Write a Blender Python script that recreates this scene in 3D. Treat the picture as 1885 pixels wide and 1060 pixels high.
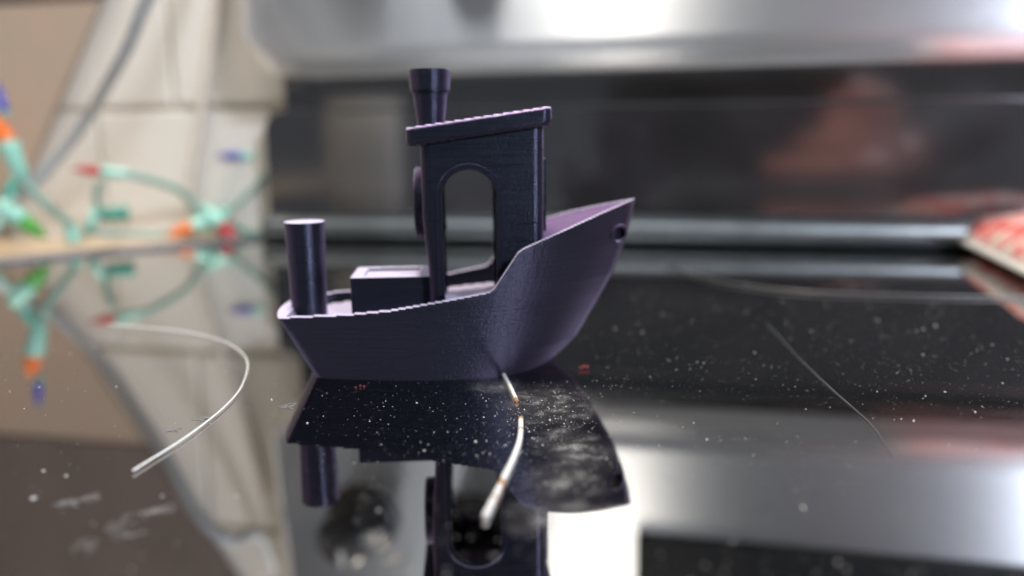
import bpy, bmesh, math, random
from mathutils import Vector, Matrix

for o in list(bpy.data.objects):
    bpy.data.objects.remove(o, do_unlink=True)
sc = bpy.context.scene
col = sc.collection
MM = 0.001
R = math.radians
random.seed(7)

# ------------------------------------------------------------------ camera
PITCH, ROLL, CAM_H = R(10.78), R(-0.76), 38.34
fwd = Vector((0, math.cos(PITCH), -math.sin(PITCH)))
right0 = Vector((1, 0, 0))
up0 = right0.cross(fwd)
cr = right0 * math.cos(ROLL) + up0 * math.sin(ROLL)
cu = -right0 * math.sin(ROLL) + up0 * math.cos(ROLL)
cam = bpy.data.cameras.new('camera')
cam.sensor_width = 36
cam.lens = 1523.94 / 1885 * 36
cam.clip_start = 0.002
cam.clip_end = 50
cam.dof.use_dof = True
cam.dof.focus_distance = 0.116
cam.dof.aperture_fstop = cam.lens / 3.4
cam_ob = bpy.data.objects.new('camera', cam)
M = Matrix((cr, cu, -fwd)).transposed().to_4x4()
M.translation = Vector((0, 0, CAM_H * MM))
cam_ob.matrix_world = M
col.objects.link(cam_ob)
sc.camera = cam_ob

# ------------------------------------------------------------------ world + lamps
w = bpy.data.worlds.new('World')
sc.world = w
w.use_nodes = True
bg = w.node_tree.nodes['Background']
bg.inputs['Color'].default_value = (0.80, 0.88, 1.0, 1)
bg.inputs['Strength'].default_value = 0.16


def lamp(name, loc, target, size, power, colour):
    l = bpy.data.lights.new(name, 'AREA')
    l.shape = 'DISK'
    l.size = size * MM
    l.energy = power
    l.color = colour
    o = bpy.data.objects.new(name, l)
    o.location = Vector(loc) * MM
    d = (Vector(target) - Vector(loc)).normalized()
    o.rotation_euler = d.to_track_quat('-Z', 'Y').to_euler()
    col.objects.link(o)
    return o


lamp('ceiling_lamp', (-45, 215, 800), (0, 180, 0), 100, 8.0, (1.0, 0.92, 0.80))
lamp('ceiling_lamp', (390, -470, 430), (0, 200, 0), 120, 8.5, (0.80, 0.86, 1.0))
lamp('side_fill', (-720, 40, 620), (0, 160, 20), 300, 1.2, (1.0, 0.9, 0.82))  # added fill from the left, meant for the inside of the bow
lamp('steel_fill', (-380, -480, 1200), (0, 230, 60), 600, 3.4, (0.95, 0.97, 1.0))  # added soft fill behind the camera, brightens the steel panel

sc.view_settings.view_transform = 'Standard'
sc.view_settings.look = 'None'
sc.view_settings.gamma = 1
sc.view_settings.exposure = 0.0
sc.render.engine = 'CYCLES'
sc.cycles.max_bounces = 10
sc.cycles.glossy_bounces = 6


# ------------------------------------------------------------------ materials
def nt(name):
    m = bpy.data.materials.new(name)
    m.use_nodes = True
    t = m.node_tree
    return m, t, t.nodes['Principled BSDF']


def node(t, kind, **kw):
    n = t.nodes.new(kind)
    for k, v in kw.items():
        setattr(n, k, v)
    return n


def mat(name, colour, rough=0.5, metal=0.0, ior=1.5, noise=0.0, nscale=400, bump=0.0, bscale=3000,
        colour2=None, subsurface=0.0, transmission=0.0):
    m, t, b = nt(name)
    b.inputs['Base Color'].default_value = (*colour, 1)
    b.inputs['Roughness'].default_value = rough
    b.inputs['Metallic'].default_value = metal
    b.inputs['IOR'].default_value = ior
    b.inputs['Transmission Weight'].default_value = transmission
    if subsurface:
        b.inputs['Subsurface Weight'].default_value = subsurface
        b.inputs['Subsurface Scale'].default_value = 0.002
    tc = node(t, 'ShaderNodeTexCoord')
    if noise or colour2:
        n = node(t, 'ShaderNodeTexNoise')
        n.inputs['Scale'].default_value = nscale
        n.inputs['Detail'].default_value = 5
        t.links.new(tc.outputs['Object'], n.inputs['Vector'])
        r = node(t, 'ShaderNodeValToRGB')
        c2 = colour2 or tuple(c * (1 - noise) for c in colour)
        c1 = colour if colour2 else tuple(min(1, c * (1 + noise)) for c in colour)
        r.color_ramp.elements[0].position = 0.35
        r.color_ramp.elements[0].color = (*c2, 1)
        r.color_ramp.elements[1].position = 0.65
        r.color_ramp.elements[1].color = (*c1, 1)
        t.links.new(n.outputs['Fac'], r.inputs['Fac'])
        t.links.new(r.outputs['Color'], b.inputs['Base Color'])
    if bump:
        n2 = node(t, 'ShaderNodeTexNoise')
        n2.inputs['Scale'].default_value = bscale
        n2.inputs['Detail'].default_value = 4
        t.links.new(tc.outputs['Object'], n2.inputs['Vector'])
        bp = node(t, 'ShaderNodeBump')
        bp.inputs['Strength'].default_value = bump
        bp.inputs['Distance'].default_value = 0.0002
        t.links.new(n2.outputs['Fac'], bp.inputs['Height'])
        t.links.new(bp.outputs['Normal'], b.inputs['Normal'])
    return m


def filament_material(r0=0.26, r1=0.40, aniso=0.75, bump=0.55):
    # silky colour-shift plastic: blue-black face on, violet to lavender towards grazing (pigment flakes)
    m, t, b = nt('colour_shift_filament')  # gloss and grain differ by part
    L = t.links.new
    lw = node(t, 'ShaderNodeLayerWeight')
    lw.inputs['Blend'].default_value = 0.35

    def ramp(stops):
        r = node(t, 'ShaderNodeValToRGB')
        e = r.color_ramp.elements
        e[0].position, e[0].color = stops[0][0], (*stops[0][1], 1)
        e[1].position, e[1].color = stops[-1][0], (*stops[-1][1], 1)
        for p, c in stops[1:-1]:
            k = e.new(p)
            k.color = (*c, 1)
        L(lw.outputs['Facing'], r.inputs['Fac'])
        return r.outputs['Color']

    tc = node(t, 'ShaderNodeTexCoord')
    n = node(t, 'ShaderNodeTexNoise')
    n.inputs['Scale'].default_value = 3400
    n.inputs['Detail'].default_value = 3
    L(tc.outputs['Object'], n.inputs['Vector'])
    n2 = node(t, 'ShaderNodeTexNoise')
    n2.inputs['Scale'].default_value = 1
    n2.inputs['Detail'].default_value = 4
    mp = node(t, 'ShaderNodeMapping')          # drawn out along the printed layers
    mp.inputs['Scale'].default_value = (90, 90, 2600)
    L(tc.outputs['Object'], mp.inputs['Vector'])
    L(mp.outputs['Vector'], n2.inputs['Vector'])
    mr = node(t, 'ShaderNodeMapRange')
    mr.inputs['From Min'].default_value = 0.3
    mr.inputs['From Max'].default_value = 0.7
    mr.inputs['To Min'].default_value = r0
    mr.inputs['To Max'].default_value = r1
    L(n2.outputs['Fac'], mr.inputs['Value'])
    bp = node(t, 'ShaderNodeBump')
    bp.inputs['Strength'].default_value = bump
    bp.inputs['Distance'].default_value = 0.0001
    ad = node(t, 'ShaderNodeMath', operation='ADD')
    L(n.outputs['Fac'], ad.inputs[0])
    L(n2.outputs['Fac'], ad.inputs[1])
    L(ad.outputs[0], bp.inputs['Height'])
    tg = node(t, 'ShaderNodeCombineXYZ')
    tg.inputs[2].default_value = 1.0
    # flakes
    b.inputs['Metallic'].default_value = 1.0
    b.inputs['Anisotropic'].default_value = aniso
    L(tg.outputs[0], b.inputs['Tangent'])
    L(mr.outputs['Result'], b.inputs['Roughness'])
    L(bp.outputs['Normal'], b.inputs['Normal'])
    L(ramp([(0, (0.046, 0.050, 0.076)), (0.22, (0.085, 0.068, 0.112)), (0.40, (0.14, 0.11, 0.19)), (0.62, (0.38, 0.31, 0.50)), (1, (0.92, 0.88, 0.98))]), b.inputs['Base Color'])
    # body of the plastic: top light put into colour, pale upward faces, dark sides
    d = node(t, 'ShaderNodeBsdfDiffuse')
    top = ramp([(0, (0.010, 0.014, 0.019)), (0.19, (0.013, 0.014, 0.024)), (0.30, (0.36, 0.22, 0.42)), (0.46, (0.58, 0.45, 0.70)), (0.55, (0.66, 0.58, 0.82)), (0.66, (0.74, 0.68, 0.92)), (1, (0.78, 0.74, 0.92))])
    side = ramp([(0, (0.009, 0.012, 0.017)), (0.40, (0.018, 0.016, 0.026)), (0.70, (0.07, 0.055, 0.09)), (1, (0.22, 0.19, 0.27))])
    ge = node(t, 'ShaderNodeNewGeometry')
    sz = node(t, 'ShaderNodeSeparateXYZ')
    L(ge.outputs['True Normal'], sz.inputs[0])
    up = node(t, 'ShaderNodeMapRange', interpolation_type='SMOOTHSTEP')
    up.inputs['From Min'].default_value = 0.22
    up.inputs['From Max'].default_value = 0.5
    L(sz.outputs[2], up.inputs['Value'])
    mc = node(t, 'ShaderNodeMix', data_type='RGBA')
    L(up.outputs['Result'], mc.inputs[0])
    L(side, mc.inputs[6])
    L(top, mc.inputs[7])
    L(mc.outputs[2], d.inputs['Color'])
    mx = node(t, 'ShaderNodeMixShader')
    mx.inputs['Fac'].default_value = 0.55
    L(b.outputs['BSDF'], mx.inputs[1])
    L(d.outputs['BSDF'], mx.inputs[2])
    L(mx.outputs['Shader'], t.nodes['Material Output'].inputs['Surface'])
    return m


def glass_material():
    # glossy black ceramic glass with smears of grey powder lying on it
    m, t, b = nt('black_ceramic_glass')
    L = t.links.new
    b.inputs['Base Color'].default_value = (0.42, 0.415, 0.41, 1)
    b.inputs['Metallic'].default_value = 1.0
    tc = node(t, 'ShaderNodeTexCoord')
    # faint smudges change the gloss
    n0 = node(t, 'ShaderNodeTexNoise')
    n0.inputs['Scale'].default_value = 35
    n0.inputs['Detail'].default_value = 6
    L(tc.outputs['Object'], n0.inputs['Vector'])
    mr0 = node(t, 'ShaderNodeMapRange')
    mr0.inputs['From Min'].default_value = 0.35
    mr0.inputs['From Max'].default_value = 0.75
    mr0.inputs['To Min'].default_value = 0.012
    mr0.inputs['To Max'].default_value = 0.05
    L(n0.outputs['Fac'], mr0.inputs['Value'])
    L(mr0.outputs['Result'], b.inputs['Roughness'])

    def blob(cx, cy, rx, ry, rot=0.0):
        mp = node(t, 'ShaderNodeMapping', vector_type='TEXTURE')
        mp.inputs['Location'].default_value = (cx * MM, cy * MM, 0)
        mp.inputs['Rotation'].default_value = (0, 0, rot)
        mp.inputs['Scale'].default_value = (rx * MM, ry * MM, 1)
        L(tc.outputs['Object'], mp.inputs['Vector'])
        ln = node(t, 'ShaderNodeVectorMath', operation='LENGTH')
        L(mp.outputs['Vector'], ln.inputs[0])
        r = node(t, 'ShaderNodeMapRange', interpolation_type='SMOOTHSTEP')
        r.inputs['From Min'].default_value = 1.0
        r.inputs['From Max'].default_value = 0.1
        L(ln.outputs['Value'], r.inputs['Value'])
        return r.outputs['Result']

    def math2(op, a, c):
        k = node(t, 'ShaderNodeMath', operation=op)
        k.use_clamp = True
        for i, v in enumerate((a, c)):
            if isinstance(v, (int, float)):
                k.inputs[i].default_value = v
            else:
                L(v, k.inputs[i])
        return k.outputs[0]

    area = None
    for a in ((5, 112, 9, 13, 0.0), (7, 96, 6, 12, 0.15), (6, 87, 6, 8, -0.2), (4, 78, 7, 6, 0), (-2, 121, 6, 4, 0)):
        o = blob(*a)
        area = o if area is None else math2('MAXIMUM', area, o)
    n1 = node(t, 'ShaderNodeTexNoise')
    n1.inputs['Scale'].default_value = 330
    n1.inputs['Detail'].default_value = 6
    n1.inputs['Roughness'].default_value = 0.62
    n1.inputs['Distortion'].default_value = 0.1
    L(tc.outputs['Object'], n1.inputs['Vector'])
    n2 = node(t, 'ShaderNodeTexNoise')
    n2.inputs['Scale'].default_value = 2200
    n2.inputs['Detail'].default_value = 3
    L(tc.outputs['Object'], n2.inputs['Vector'])
    r1 = node(t, 'ShaderNodeMapRange', interpolation_type='SMOOTHSTEP')
    r1.inputs['From Min'].default_value = 0.46
    r1.inputs['From Max'].default_value = 0.66
    L(n1.outputs['Fac'], r1.inputs['Value'])
    r2 = node(t, 'ShaderNodeMapRange')
    r2.inputs['From Min'].default_value = 0.38
    r2.inputs['From Max'].default_value = 0.66
    r2.inputs['To Min'].default_value = 0.25
    r2.inputs['To Max'].default_value = 1.0
    L(n2.outputs['Fac'], r2.inputs['Value'])
    smear = math2('MULTIPLY', math2('MULTIPLY', area, r1.outputs['Result']), r2.outputs['Result'])
    # very thin film of dust everywhere
    n3 = node(t, 'ShaderNodeTexNoise')
    n3.inputs['Scale'].default_value = 900
    n3.inputs['Detail'].default_value = 5
    L(tc.outputs['Object'], n3.inputs['Vector'])
    r3 = node(t, 'ShaderNodeMapRange')
    r3.inputs['From Min'].default_value = 0.62
    r3.inputs['From Max'].default_value = 0.8
    r3.inputs['To Max'].default_value = 0.05
    L(n3.outputs['Fac'], r3.inputs['Value'])
    tot = math2('ADD', math2('ADD', math2('MULTIPLY', smear, 0.38), math2('MULTIPLY', math2('MULTIPLY', area, n1.outputs['Fac']), 0.13)), r3.outputs['Result'])
    dust = node(t, 'ShaderNodeBsdfDiffuse')
    dust.inputs['Color'].default_value = (0.42, 0.41, 0.40, 1)
    mx = node(t, 'ShaderNodeMixShader')
    L(tot, mx.inputs['Fac'])
    L(b.outputs['BSDF'], mx.inputs[1])
    L(dust.outputs['BSDF'], mx.inputs[2])
    L(mx.outputs['Shader'], t.nodes['Material Output'].inputs['Surface'])
    return m


def steel_material():
    m, t, b = nt('brushed_steel')
    L = t.links.new
    tc = node(t, 'ShaderNodeTexCoord')
    mp = node(t, 'ShaderNodeMapping')
    mp.inputs['Scale'].default_value = (3, 900, 900)
    L(tc.outputs['Object'], mp.inputs['Vector'])
    n = node(t, 'ShaderNodeTexNoise')
    n.inputs['Scale'].default_value = 1
    n.inputs['Detail'].default_value = 4
    L(mp.outputs['Vector'], n.inputs['Vector'])
    r = node(t, 'ShaderNodeMapRange')
    r.inputs['To Min'].default_value = 0.34
    r.inputs['To Max'].default_value = 0.42
    L(n.outputs['Fac'], r.inputs['Value'])
    L(r.outputs['Result'], b.inputs['Roughness'])
    b.inputs['Base Color'].default_value = (0.86, 0.88, 0.91, 1)
    b.inputs['Metallic'].default_value = 1.0
    b.inputs['Anisotropic'].default_value = 0.97
    tg = node(t, 'ShaderNodeCombineXYZ')
    tg.inputs[2].default_value = 1.0
    L(tg.outputs[0], b.inputs['Tangent'])
    return m


def packet_material():
    m, t, b = nt('printed_packet_film')
    L = t.links.new
    tc = node(t, 'ShaderNodeTexCoord')
    v = node(t, 'ShaderNodeTexNoise')
    v.inputs['Scale'].default_value = 95
    v.inputs['Detail'].default_value = 2
    L(tc.outputs['Object'], v.inputs['Vector'])
    r = node(t, 'ShaderNodeValToRGB')
    e = r.color_ramp.elements
    e[0].position = 0.30
    e[0].color = (0.30, 0.42, 0.62, 1)
    e[1].position = 0.75
    e[1].color = (0.35, 0.55, 0.22, 1)
    for p, c in ((0.36, (0.74, 0.72, 0.68)), (0.42, (0.78, 0.40, 0.36)), (0.50, (0.66, 0.07, 0.06)),
                 (0.58, (0.76, 0.42, 0.38)), (0.66, (0.74, 0.70, 0.60))):
        k = e.new(p)
        k.color = (*c, 1)
    L(v.outputs['Fac'], r.inputs['Fac'])
    # plain white seal at the left end of the packet
    sp = node(t, 'ShaderNodeVectorMath', operation='DOT_PRODUCT')
    L(tc.outputs['Object'], sp.inputs[0])
    sp.inputs[1].default_value = (0.966, -0.258, 0)
    mr = node(t, 'ShaderNodeMapRange', interpolation_type='SMOOTHSTEP')
    mr.inputs['From Min'].default_value = 0.0
    mr.inputs['From Max'].default_value = 0.003
    L(sp.outputs['Value'], mr.inputs['Value'])
    mx = node(t, 'ShaderNodeMix', data_type='RGBA')
    L(mr.outputs['Result'], mx.inputs[0])
    mx.inputs[6].default_value = (0.78, 0.77, 0.72, 1)
    L(r.outputs['Color'], mx.inputs[7])
    L(mx.outputs[2], b.inputs['Base Color'])
    b.inputs['Roughness'].default_value = 0.35
    return m


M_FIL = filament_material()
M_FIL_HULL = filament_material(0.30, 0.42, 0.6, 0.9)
M_GLASS = glass_material()
M_STEEL = steel_material()
M_PACKET = packet_material()
M_BLACKP = mat('black_enamel', (0.022, 0.020, 0.021), 0.10, ior=2.4, noise=0.2, nscale=60)
M_RAIL = mat('dark_polished_metal', (0.27, 0.295, 0.30), 0.34, 1.0, noise=0.1, nscale=90)
M_TRIM = mat('dull_steel_trim', (0.10, 0.10, 0.11), 0.5, 0.6, noise=0.15, nscale=200)
M_TILE = mat('cream_glazed_tile', (0.66, 0.62, 0.545), 0.3, noise=0.06, nscale=14, bump=0.1, bscale=60)
M_GROUT = mat('tan_grout', (0.58, 0.52, 0.43), 0.9, noise=0.12, nscale=600, bump=0.4)
M_COUNTER = mat('tan_laminate', (0.48, 0.37, 0.25), 0.35, noise=0.15, nscale=120)
M_SHADE = mat('brown_wall_shade', (0.38, 0.275, 0.21), 0.8, noise=0.08, nscale=40, colour2=(0.35, 0.28, 0.21))  # wall shade put into a slab's colour
M_DKSHADE = mat('dark_brown_wall_shade', (0.13, 0.10, 0.085), 0.6, noise=0.1, nscale=40)  # deeper shade tone for the slab's upper part
M_CABLE = mat('grey_cable_rubber', (0.36, 0.38, 0.39), 0.4, noise=0.1)
M_CORD = mat('tan_cord', (0.62, 0.55, 0.46), 0.6, noise=0.1)
M_GREEN = mat('mint_green_plastic', (0.24, 0.50, 0.41), 0.3, noise=0.1, nscale=150)
M_DKGREEN = mat('dark_green_plastic', (0.05, 0.25, 0.19), 0.35, noise=0.1, nscale=150)
M_WIRE = mat('green_wire', (0.22, 0.36, 0.30), 0.4, noise=0.1)


def bulb_mat(name, c):
    return mat(name, c, 0.12, noise=0.05, transmission=0.25)


M_BULB = {k: bulb_mat(k + '_bulb', c) for k, c in dict(
    orange=(0.85, 0.20, 0.04), blue=(0.06, 0.08, 0.50), red=(0.55, 0.04, 0.05), green=(0.10, 0.42, 0.08)).items()}
M_WHITEFIL = mat('white_filament', (0.66, 0.66, 0.64), 0.35, noise=0.06, nscale=900, subsurface=0.2)
M_CLEARFIL = mat('clear_filament', (0.30, 0.30, 0.30), 0.3, noise=0.1, nscale=900, transmission=0.85)
M_RUST = mat('rusty_residue', (0.36, 0.19, 0.09), 0.7, noise=0.3, nscale=3000)
M_DUST = mat('pale_dust', (0.38, 0.37, 0.36), 0.8, noise=0.15, nscale=2000)
M_LINT = mat('grey_lint', (0.24, 0.23, 0.22), 0.9, noise=0.2, nscale=2000)
M_REDCRUMB = mat('red_plastic_crumb', (0.24, 0.035, 0.035), 0.6, noise=0.2, nscale=4000)
M_KNOB = mat('black_knob_plastic', (0.012, 0.012, 0.013), 0.3, noise=0.1)
M_DISPLAY = mat('display_glass', (0.006, 0.007, 0.008), 0.4, ior=1.25, noise=0.1)
M_SKIN = mat('skin', (0.58, 0.26, 0.22), 0.5, noise=0.08, nscale=120, subsurface=0.15)
M_SLEEVE = mat('dark_sleeve_cloth', (0.03, 0.03, 0.035), 0.9, noise=0.2, nscale=800)
M_PHONE = mat('phone_black', (0.012, 0.012, 0.014), 0.35, noise=0.1)
M_CANISTER = mat('white_ceramic', (0.78, 0.76, 0.71), 0.25, noise=0.03)


# ------------------------------------------------------------------ helpers
def obj(name, bm, m, parent=None, smooth=False, scale=MM):
    me = bpy.data.meshes.new(name)
    if scale != 1:
        bmesh.ops.scale(bm, vec=(scale,) * 3, verts=bm.verts)
    bm.normal_update()
    bm.to_mesh(me)
    bm.free()
    me.materials.append(m)
    if smooth:
        for p in me.polygons:
            p.use_smooth = True
    o = bpy.data.objects.new(name, me)
    col.objects.link(o)
    if parent:
        o.parent = parent
    return o


def thing(name, label, cat, loc=(0, 0, 0), rz=0, group=None):
    o = bpy.data.objects.new(name, None)
    o.empty_display_size = 0.01
    o.location = Vector(loc) * MM
    o.rotation_euler = (0, 0, rz)
    o['label'] = label
    o['category'] = cat
    if group:
        o['group'] = group
    col.objects.link(o)
    return o


def tag(o, label, cat, group=None):
    o['label'] = label
    o['category'] = cat
    if group:
        o['group'] = group
    return o


def lerp_table(tab, x):
    if x <= tab[0][0]:
        return tab[0][1]
    for (a, fa), (b, fb) in zip(tab, tab[1:]):
        if x <= b:
            return fa + (fb - fa) * (x - a) / (b - a)
    return tab[-1][1]


def smooth_table(tab, x):
    """Catmull-Rom (finite difference) interpolation."""
    n = len(tab)
    if x <= tab[0][0]:
        return tab[0][1]
    if x >= tab[-1][0]:
        return tab[-1][1]
    for i in range(n - 1):
        x0, y0 = tab[i]
        x1, y1 = tab[i + 1]
        if x <= x1:
            h = x1 - x0
            s = (y1 - y0) / h
            m0 = s if i == 0 else 0.5 * (s + (y0 - tab[i - 1][1]) / (x0 - tab[i - 1][0]))
            m1 = s if i == n - 2 else 0.5 * (s + (tab[i + 2][1] - y1) / (tab[i + 2][0] - x1))
            u = (x - x0) / h
            return ((2 * u ** 3 - 3 * u * u + 1) * y0 + (u ** 3 - 2 * u * u + u) * h * m0
                    + (-2 * u ** 3 + 3 * u * u) * y1 + (u ** 3 - u * u) * h * m1)


def strip(bm, outer, inner, z0, z1, closed=False, inset=0.012, outer_top=None, inner_top=None):
    """One printed bead layer: a wall between an outer and an inner line, rounded outside edge."""
    n = len(outer)
    if n < 2:
        return
    rows = []
    nrm = []
    for i in range(n):
        a = Vector(outer[(i - 1) % n]) if (closed or i > 0) else Vector(outer[i])
        b = Vector(outer[(i + 1) % n]) if (closed or i < n - 1) else Vector(outer[i])
        d = Vector((b.x - a.x, b.y - a.y))
        nv = Vector((d.y, -d.x))
        nv = nv.normalized() if nv.length > 1e-9 else Vector((0, 0))
        c = Vector((inner[i][0] - outer[i][0], inner[i][1] - outer[i][1]))
        if nv.dot(c) < 0:
            nv = -nv
        if c.length < inset * 2:
            nv = nv * 0
        nrm.append(nv)
    h = z1 - z0
    for i in range(n):
        ox, oy = outer[i][0], outer[i][1]
        ix, iy = inner[i][0], inner[i][1]
        tx, ty = outer_top[i] if outer_top else (ox, oy)
        jx, jy = inner_top[i] if inner_top else (ix, iy)
        nx, ny = nrm[i].x * inset, nrm[i].y * inset
        rows.append([bm.verts.new((ox + nx, oy + ny, z0 - 0.01)),
                     bm.verts.new((ox * .7 + tx * .3, oy * .7 + ty * .3, z0 + h * 0.3)),
                     bm.verts.new((ox * .3 + tx * .7, oy * .3 + ty * .7, z0 + h * 0.7)),
                     bm.verts.new((tx + nx, ty + ny, z1)),
                     bm.verts.new((jx, jy, z1)), bm.verts.new((ix, iy, z0 - 0.01))])
    rng = range(n if closed else n - 1)
    for i in rng:
        a, b = rows[i], rows[(i + 1) % n]
        for k in range(6):
            k2 = (k + 1) % 6
            try:
                bm.faces.new((a[k], b[k], b[k2], a[k2]))
            except ValueError:
                pass
    if not closed:
        for e in (rows[0], rows[-1]):
            try:
                bm.faces.new(e)
            except ValueError:
                pass


def finish(bm):
    bmesh.ops.dissolve_degenerate(bm, dist=1e-5, edges=bm.edges)
    bmesh.ops.recalc_face_normals(bm, faces=bm.faces)


def tube(bm, pts, rad, seg=10, caps=True):
    """Tapered tube through points; rad may be a number or a list."""
    pts = [Vector(p) for p in pts]
    n = len(pts)
    rads = rad if isinstance(rad, (list, tuple)) else [rad] * n
    prev = None
    rings = []
    for i, p in enumerate(pts):
        d = (pts[min(i + 1, n - 1)] - pts[max(i - 1, 0)]).normalized()
        if prev is None:
            a = d.orthogonal().normalized()
        else:
            a = (prev - d * prev.dot(d)).normalized()
        prev = a
        b = d.cross(a)
        rings.append([bm.verts.new(p + (a * math.cos(2 * math.pi * k / seg) + b * math.sin(2 * math.pi * k / seg)) * rads[i])
                      for k in range(seg)])
    for r0, r1 in zip(rings, rings[1:]):
        for k in range(seg):
            bm.faces.new((r0[k], r0[(k + 1) % seg], r1[(k + 1) % seg], r1[k]))
    if caps:
        bm.faces.new(rings[0][::-1])
        bm.faces.new(rings[-1])


def spline(pts, n=8):
    """Catmull-Rom through 3D points."""
    P = [Vector(p) for p in pts]
    P = [P[0] * 2 - P[1]] + P + [P[-1] * 2 - P[-2]]
    out = []
    for i in range(1, len(P) - 2):
        for k in range(n):
            u = k / n
            a, b, c, d = P[i - 1], P[i], P[i + 1], P[i + 2]
            out.append(0.5 * ((2 * b) + (c - a) * u + (2 * a - 5 * b + 4 * c - d) * u * u + (3 * b - a - 3 * c + d) * u ** 3))
    out.append(P[-2])
    return out


def box(bm, x0, x1, y0, y1, z0, z1, bevel=0.0, seg=2):
    vs = [bm.verts.new((x, y, z)) for z in (z0, z1) for x, y in ((x0, y0), (x1, y0), (x1, y1), (x0, y1))]
    fs = [bm.faces.new([vs[i] for i in q]) for q in
          ((3, 2, 1, 0), (4, 5, 6, 7), (0, 1, 5, 4), (1, 2, 6, 5), (2, 3, 7, 6), (3, 0, 4, 7))]
    if bevel:
        es = {e for f in fs for e in f.edges}
        bmesh.ops.bevel(bm, geom=list(es), offset=bevel, segments=seg, affect='EDGES', profile=0.5)


def prism(bm, pts, z0, z1):
    a = [bm.verts.new((p[0], p[1], z0)) for p in pts]
    b = [bm.verts.new((p[0], p[1], z1)) for p in pts]
    n = len(pts)
    bm.faces.new(a[::-1])
    bm.faces.new(b)
    for i in range(n):
        bm.faces.new((a[i], a[(i + 1) % n], b[(i + 1) % n], b[i]))


def lathe(bm, prof, seg=32, centre=(0, 0, 0), axis='Z'):
    rings = []
    for r, z in prof:
        ring = []
        for k in range(seg):
            a = 2 * math.pi * k / seg
            q = (r * math.cos(a), r * math.sin(a), z)
            if axis == 'X':
                q = (z, r * math.cos(a), r * math.sin(a))
            elif axis == 'Y':
                q = (r * math.cos(a), z, r * math.sin(a))
            ring.append(bm.verts.new(Vector(q) + Vector(centre)))
        rings.append(ring)
    for a, b in zip(rings, rings[1:]):
        for k in range(seg):
            bm.faces.new((a[k], a[(k + 1) % seg], b[(k + 1) % seg], b[k]))
    return rings


# ------------------------------------------------------------------ setting: frame of the stove back and the wall
YAW = R(12)
FO = Vector((34.6, 258, 0))
FT = Vector((math.cos(YAW), -math.sin(YAW), 0))
FN = Vector((-math.sin(YAW), -math.cos(YAW), 0))      # towards the viewer


def F(u, n, z):
    return FO + FT * u + FN * n + Vector((0, 0, z))


def to_frame(bm):
    """verts given as (u, -n, z) -> world"""
    for v in bm.verts:
        v.co = F(v.co.x, -v.co.y, v.co.z)


# counter beside and below the stove
bm = bmesh.new()
box(bm, -620, 420, -420, 33, -30, -3)
to_frame(bm)
o = obj('counter', bm, M_COUNTER)
o['kind'] = 'structure'
# wall: grout bed with tiles
bm = bmesh.new()
box(bm, -620, 420, 35.5, 60, -30, 420)
to_frame(bm)
wall = obj('wall', bm, M_GROUT)
wall['kind'] = 'structure'
TW = 76.0


def tile_mesh():
    bm = bmesh.new()
    box(bm, 0, TW - 1.8, 33, 38, 0, TW - 2.2, bevel=1.2, seg=3)
    bmesh.ops.scale(bm, vec=(MM,) * 3, verts=bm.verts)
    me = bpy.data.meshes.new('tile')
    bm.to_mesh(me)
    bm.free()
    me.materials.append(M_TILE)
    for p in me.polygons:
        p.use_smooth = False
    return me


tm = tile_mesh()
for row in range(-1, 4):
    off = -174.5 if row % 2 else -209.5
    for k in range(-4, 2):
        t = bpy.data.objects.new('tile', tm)
        p = F(off + 0.9 + k * TW, random.uniform(-.25, .25), 49.5 + (row - 1) * TW)
        t.location = p * MM
        t.rotation_euler = (0, 0, -YAW)
        t.parent = wall
        col.objects.link(t)

# ------------------------------------------------------------------ the stove
stove = thing('stove', 'black glass cooktop with overhanging brushed steel control panel behind the toy boat', 'stove')
edge = [F(420, -30, 0), F(-119.5, -30, 0)]
outline = [(edge[0].x, edge[0].y), (edge[1].x - 4, edge[1].y), (-91, 304), (-158, 253), (-196, 205), (-232, 60), (-262, -260), (330, -330)]
bm = bmesh.new()
prism(bm, outline, -4, 0)
obj('glass_top', bm, M_GLASS, stove)
bm = bmesh.new()
# raised steel trim along the free edge of the glass
tr = spline([(x, y, -0.6) for x, y in outline[1:7]], 10)
n = len(tr)
prof = [(-0.8, -1.5), (-0.8, 1.3), (0.2, 2.1), (2.8, 2.1), (3.8, 1.2), (3.8, -2.2), (-.8, -2.2)]
rings = []
for i in range(n):
    d = (tr[min(i + 1, n - 1)] - tr[max(i - 1, 0)]).normalized()
    s = Vector((d.y, -d.x, 0))
    if s.dot(tr[i] - Vector((40, 120, 0))) < 0:
        s = -s
    rings.append([bm.verts.new(tr[i] + s * a + Vector((0, 0, b))) for a, b in prof])
for a, b in zip(rings, rings[1:]):
    for k in range(len(prof)):
        bm.faces.new((a[k], a[(k + 1) % len(prof)], b[(k + 1) % len(prof)], b[k]))
bmesh.ops.recalc_face_normals(bm, faces=bm.faces)
obj('edge_trim', bm, M_TRIM, stove)

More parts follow.
